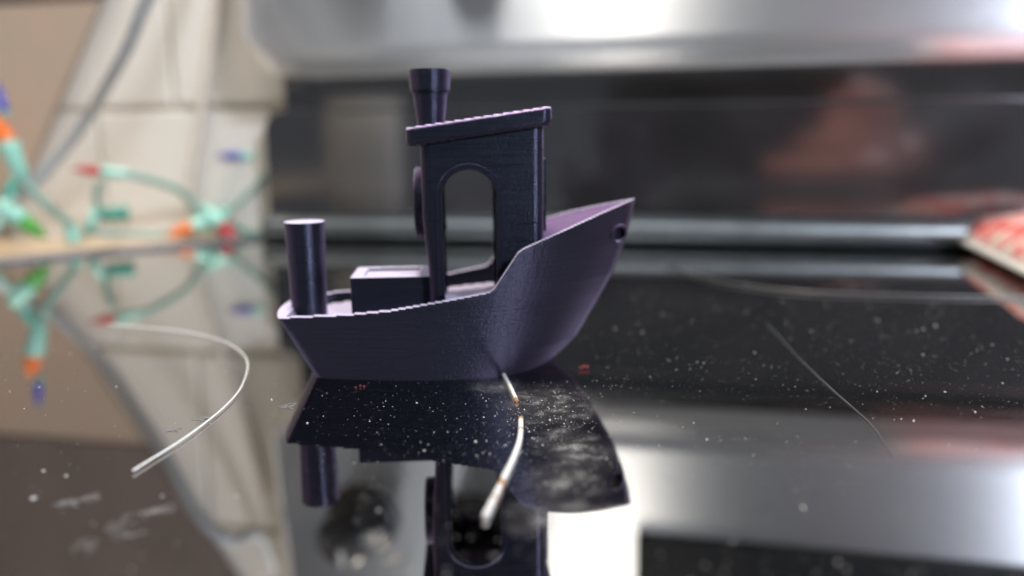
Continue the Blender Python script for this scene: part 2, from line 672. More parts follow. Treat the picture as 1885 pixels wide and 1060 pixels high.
# lower black panel with rounded upper left corner
bm = bmesh.new()
ul, ur, zt, rad = -131.5, 420, 46.5, 8
pts = [(ur, 0.02), (ur, zt)] + [(ul + rad - rad * math.sin(a), zt - rad + rad * math.cos(a))
                                for a in [i * math.pi / 16 for i in range(9)]] + [(ul, 0.02)]
fr = [bm.verts.new((u, 21.2, z)) for u, z in pts]
bk = [bm.verts.new((u, 31, z)) for u, z in pts]
bm.faces.new(fr)
bm.faces.new(bk[::-1])
for i in range(len(pts)):
    bm.faces.new((fr[i], fr[(i + 1) % len(pts)], bk[(i + 1) % len(pts)], bk[i]))
bmesh.ops.recalc_face_normals(bm, faces=bm.faces)
es = [e for e in bm.edges if e.verts[0].co.y < 22 and e.verts[1].co.y < 22]
bmesh.ops.bevel(bm, geom=es, offset=1.2, segments=3, affect='EDGES', profile=0.5)
to_frame(bm)
obj('back_panel', bm, M_BLACKP, stove)
bm = bmesh.new()
box(bm, -123.5, 420, 23, 30.5, 45, 62, bevel=1)
to_frame(bm)
obj('back_neck', bm, M_BLACKP, stove)

# rounded rail along the foot of the back panel
bm = bmesh.new()
prof = [(20.9, 0.05)] + [(20.0 - 7.5 * math.sin(a) ** .8, 5.1 - 5.0 * math.cos(a)) for a in [i * math.pi / 20 for i in range(1, 20)]] + [(20.9, 10.1)]
stations = [-131, -130.4, -129] + list(range(-120, 421, 20))
rings = []
for s in stations:
    k = 0.7 if s == -131 else (0.93 if s < -130 else 1)
    rings.append([bm.verts.new((s, 20.9 - (20.9 - a) * k, 0.05 + (b - .05) * k)) for a, b in prof])
for a, b in zip(rings, rings[1:]):
    for k in range(len(prof)):
        bm.faces.new((a[k], a[(k + 1) % len(prof)], b[(k + 1) % len(prof)], b[k]))
bm.faces.new(rings[0])
bmesh.ops.recalc_face_normals(bm, faces=bm.faces)
to_frame(bm)
obj('foot_rail', bm, M_RAIL, stove, smooth=True)

# steel control panel, leaning back, rounded underside and rounded lower left corner
LEAN = math.tan(R(7))
bm = bmesh.new()
Z0, Z1, UL, UR, RC = 57.5, 178, -128, 420, 12.0


def panel_profile(lift, k):
    """(depth, z) line from the rear bottom round the front to the rear top; k narrows the end."""
    pr = []
    zb = Z0 + lift
    r = 9.0
    for i in range(13):
        a = i / 12 * math.pi / 2
        pr.append((r - r * math.sin(a) + 0.0, zb + r - r * math.cos(a)))
    pr = [(30, zb + 0.2), (20, zb)] + pr
    pr += [(0, z) for z in (90, 110, 140, 165) if z > zb + 10]
    pr += [(0.6, 174), (2.5, 177.3), (6, Z1), (31, Z1)]
    return [(16 + (d - 16) * k + (z - Z0) * LEAN, z) for d, z in pr]


rings = []
ends = [0, .15, .5, 1.1, 2, 3.2, 4.8, 6.6, 8.6, 10.6, 12] + [20 * i for i in range(1, 28)]
for e in ends:
    lift = RC - math.sqrt(max(0, RC * RC - (RC - min(e, RC)) ** 2))
    k = 1 - 0.14 * max(0, 1 - e / 2.2) ** 2
    rings.append([bm.verts.new((UL + e, d, z)) for d, z in panel_profile(lift, k)])
for a, b in zip(rings, rings[1:]):
    for k in range(len(a) - 1):
        bm.faces.new((a[k], b[k], b[k + 1], a[k + 1]))
bm.faces.new(rings[0])
bmesh.ops.recalc_face_normals(bm, faces=bm.faces)
to_frame(bm)
cpanel = obj('control_panel', bm, M_STEEL, stove, smooth=True)
# knobs
for u in (-93, -51):
    bm = bmesh.new()
    rr = lathe(bm, [(13.5, 0), (13.5, -2), (12, -3), (10.4, -4), (9.8, -19), (9.0, -20.6), (6, -21.2), (0.01, -21.3)], 36, axis='Y')
    for v in bm.verts:
        z = v.co.z + 100
        v.co = Vector((v.co.x + u, v.co.y + (z - Z0) * LEAN - 0.2, z))
    bmesh.ops.recalc_face_normals(bm, faces=bm.faces)
    to_frame(bm)
    kn = obj('knob', bm, M_KNOB, cpanel, smooth=True)
    bm = bmesh.new()
    box(bm, -.8, .8, -22.2, -21.0, 2, 8)
    for v in bm.verts:
        z = v.co.z + 100
        v.co = Vector((v.co.x + u, v.co.y + (z - Z0) * LEAN - 0.2, z))
    to_frame(bm)
    obj('pointer', bm, M_WHITEFIL, kn)
bm = bmesh.new()
box(bm, 6, 330, -1.2, 1.5, 97, 150, bevel=0.8)
for v in bm.verts:
    v.co.y += (v.co.z - Z0) * LEAN
to_frame(bm)
obj('display', bm, M_DISPLAY, cpanel)

# ------------------------------------------------------------------ the toy boat, built up in 0.2 mm printed layers
BYAW = 0.052
boat = thing('toy_boat', 'small dark purple 3D printed toy tugboat standing on the black glass', 'toy boat',
             (-6.72, 136.0, 0.0), BYAW)
LH = 0.2
GUN = [(-32, 10.2), (-30, 10.2), (-19.1, 10.8), (-12.4, 11.5), (-4, 13.0), (2.6, 14.2), (3.4, 14.8), (7.0, 20.2),
       (7.9, 20.8), (10.9, 21.95), (16.2, 23.8), (21, 25.3), (27.3, 27.0), (29, 27.2)]
SHEER = [(-32, 10.2), (-20, 10.9), (-10, 12.6), (0, 15.9), (9, 20.6), (18, 24.2), (27.3, 27.0)]
STEM = [(0, 13.2), (0.5, 13.9), (2, 15.6), (4.1, 17.6), (10.2, 21.2), (14.8, 23.8), (20.2, 25.8), (24.3, 26.9), (27.2, 27.4)]
B0 = [(0, 7.8), (.29, 10.2), (.55, 11.0), (.70, 10.6), (.80, 9.2), (.89, 6.6), (.96, 3.2), (.99, 1.2), (1, 0)]
B1 = [(0, 9.4), (.19, 11), (.31, 12), (.45, 13), (.576, 13.6), (.65, 13.55), (.714, 12.8), (.806, 10.1), (.89, 6.4), (.96, 2.7), (.985, 1.3), (1, 0)]
STERN_BULGE = 1.5
HAWSE = (24.3, 21.4, 1.25)


def xst(z):
    return -25.0 - 5.05 * min(z, 10.4) / 10.2


def half(x, z):
    a, b = xst(z), lerp_table(STEM, z)
    if x < a:
        d = (a - x) / STERN_BULGE
        t = min(1, z / lerp_table(GUN, a))
        return ((1 - t) * B0[0][1] + t * B1[0][1]) * math.sqrt(max(0, 1 - d))
    s = min(1, (x - a) / (b - a))
    t = min(1, z / smooth_table(SHEER, x)) ** 0.9
    return max(0, (1 - t) * smooth_table(B0, s) + t * smooth_table(B1, s))


def deck(x):
    return 8.2 + (x + 30) * 0.095


bm = bmesh.new()
nl = int(27.2 / LH)
for li in range(nl):
    z0, z1 = li * LH, (li + 1) * LH
    zm = (z0 + z1) / 2
    a, b = xst(zm), lerp_table(STEM, zm)
    xs = [a - STERN_BULGE * (1 - (i / 7) ** 2) for i in range(7)]
    L = b - a
    xs += [a + L * q for q in [i / 44 for i in range(39)]]
    xs += [a + L * q for q in (.875, .89, .905, .92, .935, .95, .96, .97, .98, .987, .994, 1.0)]
    # gunwale cut
    cut = None
    if zm > 10.2:
        lo, hi = -31.0, 27.3
        if lerp_table(GUN, hi) < zm:
            continue
        for _ in range(40):
            m_ = (lo + hi) / 2
            if lerp_table(GUN, m_) < zm:
                lo = m_
            else:
                hi = m_
        cut = hi
        xs = [cut] + [x for x in xs if x > cut + 0.05]
    # where solid ends (deck line, transom wall)
    xd = -30 + (zm - 8.2) / 0.095 if zm > deck(-31) else None
    tw = a + 0.9
    extra = []
    if zm > deck(-31):
        for q in (tw, xd):
            if q and xs[0] < q < xs[-1] - 0.2:
                extra += [q - 0.01, q + 0.01]
    # hawse hole
    hx = None
    if abs(zm - HAWSE[1]) < HAWSE[2]:
        w_ = math.sqrt(HAWSE[2] ** 2 - (zm - HAWSE[1]) ** 2)
        hx = (HAWSE[0] - w_, HAWSE[0] + w_)
        extra += [hx[0], hx[0] + .02, (hx[0] + hx[1]) / 2, hx[1] - .02, hx[1]]
    xs = sorted(set(xs + extra))
    for sgn in (-1, 1):
        runs = [[]]
        for x in xs:
            rec = 1.1 if hx and hx[0] + 1e-6 < x < hx[1] - 1e-6 else 0.0
            hb = half(x, zm)
            solid = True
            if zm > deck(-31):
                solid = (x < tw) or (x > xd)
            wall_t = 1.3
            h0, h1 = max(0, half(x, z0 + 1e-4) - rec), max(0, half(x, z1) - rec)
            fl = 0.10 + 1.3 * max(0, min(1, (x - 5) / 4))
            gz = lerp_table(GUN, x)
            i0 = 0.0 if solid else max(0.0, h0 - wall_t - fl * max(0, gz - z0))
            i1 = 0.0 if solid else max(0.0, h1 - wall_t - fl * max(0, gz - z1))
            runs[-1].append(((x, sgn * h0), (x, sgn * i0), (x, sgn * h1), (x, sgn * i1)))
        for r in runs:
            strip(bm, [p[0] for p in r], [p[1] for p in r], z0, z1, inset=0.010,
                  outer_top=[p[2] for p in r], inner_top=[p[3] for p in r])
finish(bm)
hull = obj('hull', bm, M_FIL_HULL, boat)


def rounded_rect(x0, x1, hw, r, n=6):
    pts = []
    for cx, cy, a0 in ((x1 - r, hw - r, 0), (x0 + r, hw - r, 90), (x0 + r, -hw + r, 180), (x1 - r, -hw + r, 270)):
        for i in range(n + 1):
            a = R(a0 + 90 * i / n)
            pts.append((cx + r * math.cos(a), cy + r * math.sin(a)))
    return pts


def dense(pts, step):
    out = []
    for i, p in enumerate(pts):
        q = pts[(i + 1) % len(pts)]
        d = math.hypot(q[0] - p[0], q[1] - p[1])
        k = max(1, int(d / step))
        for j in range(k):
            out.append((p[0] + (q[0] - p[0]) * j / k, p[1] + (q[1] - p[1]) * j / k))
    return out


def roof_top(x):
    return 38.75 + (x + 9.4) * (41.75 - 38.75) / 22.05


def roof_bot(x):
    return roof_top(x) - 2.65


# wheelhouse walls with doors, windows
bm = bmesh.new()
CAB_HW, DOOR_C, DOOR_R, DOOR_Z = 8.5, -0.15, 4.15, 28.4
li0, li1 = int(9.0 / LH), int(39.0 / LH)
for li in range(li0, li1):
    z0, z1 = li * LH, (li + 1) * LH
    zm = (z0 + z1) / 2
    x0 = -6.7 - 0.75 * max(0, min(1, (zm - 16) / 9))
    x1 = 11.45 + 0.006 * (zm - 20)
    step = 0.45
    nn = 5
    ou = rounded_rect(x0, x1, CAB_HW, 1.6, nn)
    inn = rounded_rect(x0 + 1.5, x1 - 1.5, CAB_HW - 1.5, 0.4, nn)
    # subdivide straight sides identically
    O2, I2 = [], []
    for i in range(len(ou)):
        j = (i + 1) % len(ou)
        d = math.hypot(ou[j][0] - ou[i][0], ou[j][1] - ou[i][1])
        k = 24 if d > 5 else 1
        for q in range(k):
            f = q / k
            O2.append((ou[i][0] + (ou[j][0] - ou[i][0]) * f, ou[i][1] + (ou[j][1] - ou[i][1]) * f))
            I2.append((inn[i][0] + (inn[j][0] - inn[i][0]) * f, inn[i][1] + (inn[j][1] - inn[i][1]) * f))
    # openings: (side, lo, hi)
    dw = None
    if zm < DOOR_Z:
        dw = DOOR_R
    elif zm < DOOR_Z + DOOR_R:
        dw = math.sqrt(DOOR_R ** 2 - (zm - DOOR_Z) ** 2)
    fw_ = 5.2 if 23.5 < zm < 33 else None
    rw = math.sqrt(max(0, 4.5 ** 2 - (zm - 27) ** 2)) if abs(zm - 27) < 4.5 else None

    # split the ring into four sides and cut each
    def cut_run(pts_o, pts_i, key, lo, hi):
        runs = [[]]
        done = False
        seq = list(zip(pts_o, pts_i))
        for (o1, i1), (o2, i2) in zip(seq, seq[1:]):
            runs[-1].append((o1, i1))
            for bound in sorted((lo, hi), reverse=key(o2) < key(o1)):
                k1, k2 = key(o1), key(o2)
                if (k1 - bound) * (k2 - bound) < 0:
                    f = (bound - k1) / (k2 - k1)
                    oo = (o1[0] + (o2[0] - o1[0]) * f, o1[1] + (o2[1] - o1[1]) * f)
                    # jamb runs straight across the wall
                    if key is KX:
                        ii = (oo[0], i1[1])
                    else:
                        ii = (i1[0], oo[1])
                    if lo < 0.5 * (k2 + bound) < hi:
                        runs[-1].append((oo, ii))
                        runs.append([])
                    else:
                        runs[-1] = [(oo, ii)]
        runs[-1].append(seq[-1])
        return runs

    KX = lambda p: p[0]
    KY = lambda p: p[1]
    N = len(O2)
    # order: corner(+x,+y), side y=+ , corner(-x,+y), side x=-, corner, side y=-, corner, side x=+
    per = nn + 24
    for s_ in range(4):
        a_ = s_ * per
        idx = [(a_ + i) % N for i in range(0, per + 1)]
        po, pi = [O2[i] for i in idx], [I2[i] for i in idx]
        if s_ in (0, 2):
            key, op = KX, (DOOR_C - dw, DOOR_C + dw) if dw else None
        elif s_ == 1:
            key, op = KY, (-rw, rw) if rw else None
        else:
            key, op = KY, (-fw_, fw_) if fw_ else None
        # leading corner piece never cut
        if op:
            for r_ in cut_run(po, pi, key, *op):
                strip(bm, [p[0] for p in r_], [p[1] for p in r_], z0, z1)
        else:
            strip(bm, po, pi, z0, z1)
# keep only what lies under the roof slab
bmesh.ops.delete(bm, geom=[f for f in bm.faces if min(v.co.z for v in f.verts) > roof_bot(min(v.co.x for v in f.verts)) + 1.2], context='FACES')
finish(bm)
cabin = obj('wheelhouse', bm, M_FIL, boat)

# raised arch frames round both doors
for sgn in (-1, 1):
    bm = bmesh.new()
    path = [(DOOR_C - DOOR_R, z) for z in (13 if True else 0, 18, 23, DOOR_Z)]
    path += [(DOOR_C - DOOR_R * math.cos(a), DOOR_Z + DOOR_R * math.sin(a)) for a in [i * math.pi / 24 for i in range(1, 24)]]
    path += [(DOOR_C + DOOR_R, z) for z in (DOOR_Z, 23, 18, 13)]
    rings = []
    cpt = Vector((DOOR_C, DOOR_Z))
    for i, (x, z) in enumerate(path):
        a_, b_ = path[max(i - 1, 0)], path[min(i + 1, len(path) - 1)]
        d = Vector((b_[0] - a_[0], b_[1] - a_[1])).normalized()
        nrm = Vector((-d.y, d.x))
        prof = [(-0.02, -0.3), (-0.02, 0.22), (0.2, 0.38), (0.75, 0.38), (0.95, 0.2), (0.95, -0.3)]
        rings.append([bm.verts.new((x + nrm.x * p, sgn * (CAB_HW + q), z + nrm.y * p)) for p, q in prof])
    for a_, b_ in zip(rings, rings[1:]):
        for k in range(6):
            bm.faces.new((a_[k], a_[(k + 1) % 6], b_[(k + 1) % 6], b_[k]))
    bm.faces.new(rings[0])
    bm.faces.new(rings[-1])
    finish(bm)
    obj('door_frame', bm, M_FIL, cabin)
# round rear window frame and square front window frame
bm = bmesh.new()
rings = lathe(bm, [(4.5, -6.5), (4.4, -8.6), (4.7, -8.85), (5.4, -8.85), (5.7, -8.6), (5.75, -7.0), (5.75, -6.5)], 40, centre=(0, 0, 27), axis='X')
finish(bm)
obj('window_frame', bm, M_FIL, cabin, smooth=True)
bm = bmesh.new()
for (y0, y1, z0, z1) in ((-6.1, -5.2, 22.6, 33.9), (5.2, 6.1, 22.6, 33.9), (-5.2, 5.2, 22.6, 23.5), (-5.2, 5.2, 33.0, 33.9)):
    box(bm, 11.0, 11.95, y0, y1, z0, z1)
finish(bm)
obj('window_frame', bm, M_FIL, cabin)

# roof slab in stepped layers
bm = bmesh.new()
RX0, RX1, RHW = -9.45, 12.68, 9.8
for li in range(int(35.6 / LH), int(42.2 / LH)):
    z0, z1 = li * LH, (li + 1) * LH
    zm = (z0 + z1) / 2

    def rw_(x, zz):
        d = roof_top(x) - zz + 0.15
        e = zz - roof_bot(x)
        hw = RHW
        ct = 0.55
        if d < ct:
            hw -= 1.0 * (1 - math.sqrt(max(0, 1 - (1 - max(0, d) / ct) ** 2)))
        if e < 0.75:
            hw -= (0.75 - e) * 1.1
        c = min(x - RX0, RX1 - x)
        rr = 1.5
        if c < rr:
            hw -= rr - math.sqrt(max(0, rr * rr - (rr - c) ** 2))
        return hw
    xa = max(RX0, -9.4 + (zm - 38.75 - 0.15) / 0.13605)
    xb = min(RX1 - 0.0, -9.4 + (zm - 38.75 + 2.65) / 0.13605)
    # rounded end faces
    if xa <= RX0 + 1e-6:
        dd = min(roof_top(RX0) - zm, zm - roof_bot(RX0))
        xa = RX0 + max(0, 0.7 - max(0, zm - roof_bot(RX0))) * 0.9
    if xb >= RX1 - 1e-6:
        xb = RX1 - max(0, 0.9 - max(0, zm - roof_bot(RX1))) * 0.9 - max(0, 0.4 - max(0, roof_top(RX1) - zm)) * 0.6
    if xb - xa < 0.3:
        continue
    m_ = 46
    xs = sorted(set([xa, xb] + [xa + (xb - xa) * i / m_ for i in range(m_ + 1)] + [RX0 + q for q in (.05, .15, .35, .7, 1.1) if xa < RX0 + q < xb]
                    + [RX1 - q for q in (.05, .15, .35, .7, 1.1) if xa < RX1 - q < xb]))
    for sgn in (-1, 1):
        strip(bm, [(x, sgn * rw_(x, zm - .06)) for x in xs], [(x, 0) for x in xs], z0, z1, inset=0.014,
              outer_top=[(x, sgn * rw_(x, min(z1, roof_top(x) + .14))) for x in xs])
finish(bm)
roof = obj('roof', bm, M_FIL, boat)


def round_part(name, cx, cy, prof, hole_r, hole_z, parent, seg=44):
    """prof: (z, r) table; printed in layers, blind hole from hole_z up."""
    bm = bmesh.new()
    za, zb = prof[0][0], prof[-1][0]
    for li in range(int(round(za / LH)), int(round(zb / LH))):
        z0, z1 = li * LH, (li + 1) * LH
        r = lerp_table(prof, (z0 + z1) / 2)
        hr = hole_r if z0 >= hole_z else 0.02
        cs = [(math.cos(2 * math.pi * k / seg), math.sin(2 * math.pi * k / seg)) for k in range(seg)]
        strip(bm, [(cx + r * a, cy + r * b) for a, b in cs], [(cx + hr * a, cy + hr * b) for a, b in cs], z0, z1, closed=True, inset=0.02)
    finish(bm)
    return obj(name, bm, M_FIL, parent)


round_part('chimney', -5.95, 0, [(38.6, 2.15), (40, 2.25), (44.4, 2.78), (44.45, 2.95), (44.8, 3.18), (47.5, 3.3), (48, 3.24)], 1.7, 42, boat)
round_part('rod_holder', -27.0, 0, [(7.6, 2.9), (12, 2.95), (23.4, 3.2), (24.2, 3.26)], 1.6, 24.1, boat)

# cargo box
bm = bmesh.new()
for li in range(int(8 / LH), int(15.6 / LH)):
    z0, z1 = li * LH, (li + 1) * LH
    ou = rounded_rect(-19.35, -6.6, 5.4, 0.25, 3)
    inn = rounded_rect(-17.4, -8.6, 3.5, 0.2, 3)
    if z0 < 15.1:
        inn = [(-13 + 0.001 * (p[0] + 13), 0.001 * p[1]) for p in ou]
    strip(bm, ou, inn, z0, z1, closed=True, inset=0.02)
finish(bm)
obj('cargo_box', bm, M_FIL, boat)
# hawse pipe rims
for sgn in (-1, 1):
    bm = bmesh.new()
    hb = half(HAWSE[0], HAWSE[1])
    sl = math.atan2(half(HAWSE[0] - .8, HAWSE[1]) - half(HAWSE[0] + .8, HAWSE[1]), 1.6)
    lathe(bm, [(1.2, -.25), (1.2, .12), (1.3, .22), (1.5, .22), (1.65, .1), (1.7, -.3)], 28, axis='Y')
    for v in bm.verts:
        x, y, z = v.co
        # lie along the tapering bow side
        v.co = Vector((HAWSE[0] + x, sgn * (hb + y - x * math.tan(sl) + z * 0.30), HAWSE[1] + z))
    finish(bm)
    obj('hawse_ring', bm, M_FIL, hull, smooth=True)

# ------------------------------------------------------------------ strands and crumbs on the glass
def strand(name, pts, r, m, label, cat='filament', seg=10, n=10, group=None):
    bm = bmesh.new()
    tube(bm, spline(pts, n), r, seg)
    o = obj(name, bm, m, smooth=True)
    tag(o, label, cat, group)
    return o


strand('filament_strand', [(-44, 90, .35), (-41.9, 101, .35), (-41.0, 113, .35), (-42.0, 124, .36), (-46, 138, .36), (-54, 150, .36), (-66, 159, .36), (-83, 165.5, .36)],
       0.135, M_WHITEFIL, 'curved white filament strand lying on the glass left of the toy boat')
s1 = strand('filament_strand', [(-1.9, 128.5, .3), (-0.6, 121, .3), (.45, 113.6, .3)], 0.30, M_WHITEFIL,
            'short white filament offcut touching the bottom of the hull')
s2 = strand('filament_strand', [(0.95, 106, .3), (0.75, 99, .32), (0.0, 93, .34), (-1.3, 86, .36), (-3.0, 77.2, .36)], 0.34, M_WHITEFIL,
            'white filament offcut with rusty brown bands in front of the hull')


def collar(parent, a, b, r):
    bm = bmesh.new()
    tube(bm, [a, ((Vector(a) + Vector(b)) / 2), b], [r, r * 1.03, r], 10)
    obj('brown_band', bm, M_RUST, parent, smooth=True)


collar(s1, (.33, 114.2, .3), (.46, 113.5, .3), .315)
collar(s2, (.95, 105.9, .3), (.93, 105.2, .3), .352)
collar(s2, (.90, 101.9, .31), (.87, 101.4, .31), .352)
collar(s2, (-1.35, 85.75, .36), (-1.62, 84.3, .36), .352)
collar(s2, (-2.1, 81.6, .36), (-2.2, 81.2, .36), .352)
strand('filament_strand', [(44, 236.5, .5), (47, 219, .5), (54, 202, .5), (68, 190, .5), (88, 184, .5), (112, 180.5, .5), (140, 178, .5)], 0.25, M_CLEARFIL,
       'faint clear filament strand curving towards the printed packet')
strand('hair', [(50.5, 160, .12), (49.2, 146, .1), (48, 132, .1), (47.2, 118, .1), (46.6, 103, .1), (44.5, 92, .1)], 0.07, M_CLEARFIL,
       'thin pale hair running towards the viewer right of the boat', 'hair', 6)

# red crumb
bm = bmesh.new()
for k in range(6):
    p = Vector((11.5 + random.uniform(-.7, .7), 129.7 + random.uniform(-.5, .5), 0.3 + random.uniform(0, .3)))
    r = bmesh.ops.create_icosphere(bm, subdivisions=1, radius=random.uniform(.18, .34))
    for v in r['verts']:
        v.co = p + v.co * random.uniform(.7, 1.3)
tag(obj('crumb', bm, M_REDCRUMB), 'tiny red plastic crumb on the glass by the bow', 'crumb')
bm = bmesh.new()
for k in range(5):
    p = Vector((-23.5 + random.uniform(-1.0, 1.0), 121.5 + random.uniform(-.3, .3), 0.12 + random.uniform(0, .1)))
    r = bmesh.ops.create_icosphere(bm, subdivisions=1, radius=random.uniform(.08, .16))
    for v in r['verts']:
        v.co = p + v.co * random.uniform(.7, 1.3)
tag(obj('crumb', bm, M_REDCRUMB), 'flat reddish crumb on the glass below the stern half of the hull', 'crumb')

# dust specks (uncountable)
rnd = random.Random(21)
vs, fs = [], []


def speck(x, y, r):
    b = len(vs)
    k = rnd.choice((4, 5, 6))
    a0 = rnd.uniform(0, 6.28)
    st = rnd.uniform(1, 2.0)
    an = rnd.uniform(0, 3.14)
    for i in range(k):
        a = a0 + 6.283 * i / k
        q = r * rnd.uniform(.6, 1.25)
        dx, dy = q * st * math.cos(a), q * math.sin(a)
        vs.append(((x + dx * math.cos(an) - dy * math.sin(an)) * MM, (y + dx * math.sin(an) + dy * math.cos(an)) * MM, 0.01 * MM))
    vs.append((x * MM, y * MM, (r * rnd.uniform(.7, 1.4)) * MM))
    for i in range(k):
        fs.append((b + i, b + (i + 1) % k, b + k))


def free(x, y):
    # not under the boat
    bx, by = x + 6.72, y - 136
    return not (-31 < bx < 20 and abs(by) < 11.5)


for _ in range(3600):
    y = rnd.uniform(62, 250)
    x = rnd.uniform(-1, 1) * (0.64 * y + 6)
    if not free(x, y) or (x < -150):
        continue
    if x < -0.18 * y and rnd.random() < 0.55:
        continue
    r = 0.04 * math.exp(rnd.gauss(0, 0.5))
    speck(x, y, min(r, .28))
for _ in range(70):
    y = rnd.uniform(64, 230)
    x = rnd.uniform(-1, 1) * (0.62 * y)
    if free(x, y) and x > -140:
        speck(x, y, rnd.uniform(.10, .2))
for _ in range(3000):   # finest dust
    y = rnd.uniform(62, 190)
    x = rnd.uniform(-.4, 1) * (0.64 * y)
    if free(x, y):
        speck(x, y, 0.026 * math.exp(rnd.gauss(0, .4)))
for _ in range(700):   # extra powder in front of the bow
    x, y = rnd.gauss(5, 5.5), rnd.gauss(103, 13)
    if free(x, y) and y > 62:
        speck(x, y, 0.035 * math.exp(rnd.gauss(0, .5)))
me = bpy.data.meshes.new('dust')
me.from_pydata(vs, [], fs)
me.materials.append(M_DUST)
du = bpy.data.objects.new('dust', me)
col.objects.link(du)
tag(du, 'pale dust specks scattered over the black glass', 'dust')
du['kind'] = 'stuff'

# lint fibres (uncountable)
bm = bmesh.new()


def fibre(p, ln, r, ang=None, curl=1.0):
    a = rnd.uniform(0, 6.28) if ang is None else ang
    pts = [Vector(p)]
    for i in range(5):
        a += rnd.uniform(-.5, .5) * curl
        pts.append(pts[-1] + Vector((math.cos(a), math.sin(a), rnd.uniform(-.06, .08))) * ln / 5)
        pts[-1].z = max(pts[-1].z, r)
    tube(bm, pts, r, 4, caps=False)


for c, s, k in (((-13.9, 73.0), (1.0, 1.7), 46), ((-11.4, 69.0), (1.2, 1.6), 46)):
    for _ in range(k):
        fibre((c[0] + rnd.gauss(0, s[0] * .5), c[1] + rnd.gauss(0, s[1] * .5), .06), rnd.uniform(.8, 2.0), .022, 1.1 + rnd.gauss(0, .35))
for (x, y) in ((-48.1, 81.9), (-46.5, 83), (-38.5, 79.5), (-37, 80), (-40.5, 77), (-38.7, 74.5), (-41.5, 73), (-43, 108), (-45.5, 104), (-33, 113)):
    for _ in range(7):
        fibre((x + rnd.gauss(0, .5), y + rnd.gauss(0, .4), .06), rnd.uniform(.8, 2.6), .03, .35 + rnd.gauss(0, .5))
for _ in range(26):
    y = rnd.uniform(66, 200)
    x = rnd.uniform(-.6, .6) * y
    if free(x, y) and x > -120:
        fibre((x, y, .05), rnd.uniform(.8, 2.6), .012)
li = obj('lint', bm, M_LINT)
tag(li, 'pale lint fibres and fluff lying on the black glass', 'lint')
li['kind'] = 'stuff'

# ------------------------------------------------------------------ printed packet at the right
pk = thing('packet', 'puffy white and red printed packet lying on the glass at the right', 'packet', (141, 268, 0))
ax = Vector((0.93, -0.37, 0))
bm = bmesh.new()
NU, NV = 28, 18
d1 = Vector((-0.16, -0.60, 0)).normalized()      # along the short side, towards the viewer
d2 = Vector((0.98, -0.05, 0)).normalized()
grid = {}
for side in (0, 1):
    for i in range(NU + 1):
        for j in range(NV + 1):
            u, v = i / NU, j / NV
            eu, ev = min(u, 1 - u) * 95, min(v, 1 - v) * 88
            hgt = (1 - math.exp(-eu / 5)) * (1 - math.exp(-ev / 6))
            wr = 0.6 * math.sin(u * 23 + v * 9) * hgt + .4 * math.sin(v * 31 - u * 7) * hgt
            e = min(eu, ev)
            z = 3.6 + (9.5 * hgt + wr if side else -2.9 * min(1, hgt * 1.5))
            cu_, cv_ = u * 95, v * 88
            p = d2 * cu_ + d1 * cv_
            # round the corner nearest the stove back
            if u < .12 and v < .12:
                p = p + d2 * (0.12 - u) * 8 * (0.12 - v) / .12 + d1 * (.12 - v) * 8 * (.12 - u) / .12
            if (i in (0, NU) or j in (0, NV)) and side:
                grid[side, i, j] = grid[0, i, j]
            else:
                grid[side, i, j] = bm.verts.new((p.x, p.y, z))
for side in (0, 1):
    for i in range(NU):
        for j in range(NV):
            q = [grid[side, i, j], grid[side, i + 1, j], grid[side, i + 1, j + 1], grid[side, i, j + 1]]
            bm.faces.new(q if side else q[::-1])
bmesh.ops.recalc_face_normals(bm, faces=bm.faces)
obj('pouch', bm, M_PACKET, pk, smooth=True)
bm = bmesh.new()
tube(bm, spline([Vector((0, 0, 3.8)) + d1 * (3 + k * 13.5) + d2 * (2.2 if k == 0 else 1.0) for k in range(7)], 6), [1.0] * 37, 12)
obj('rolled_seal', bm, M_CANISTER, pk, smooth=True)

# ------------------------------------------------------------------ background at the left
def cam_pt(px, py, Y):
    d = cr * ((px - 942.5) / 1523.94) - cu * ((py - 530) / 1523.94) + fwd
    return Vector((0, 0, CAM_H)) + d * (Y / d.y)


# added slab standing in for soft wall shade: tan below, dark brown above
def slab(pts, th):
    bm = bmesh.new()
    nb = (pts[1] - pts[0]).cross(pts[3] - pts[0]).normalized()
    if nb.y < 0:
        nb = -nb
    fa = [bm.verts.new(p) for p in pts]
    fb = [bm.verts.new(p + nb * th) for p in pts]
    bm.faces.new(fa)
    bm.faces.new(fb[::-1])
    for i in range(4):
        bm.faces.new((fa[i], fa[(i + 1) % 4], fb[(i + 1) % 4], fb[i]))
    bmesh.ops.recalc_face_normals(bm, faces=bm.faces)
    bmesh.ops.bevel(bm, geom=list(bm.edges), offset=0.8, segments=2, affect='EDGES')
    return bm


def shade_edge(z, far=0):
    f = (z + 2.9) / 142.9
    return F(-256 - far + 89 * f, -28 - 3 * f, z)


shade_ob = thing('shade_slab', 'slanted tan slab standing in for wall shade, dark upper half, left of the grey cable', 'shade_slab')
obj('lower_shade', slab([shade_edge(-2.9), shade_edge(89), shade_edge(89, 180), shade_edge(-2.9, 180)], 2), M_SHADE, shade_ob)
obj('upper_shade', slab([shade_edge(89.2), shade_edge(180), shade_edge(180, 180), shade_edge(89.2, 180)], 2), M_DKSHADE, shade_ob)

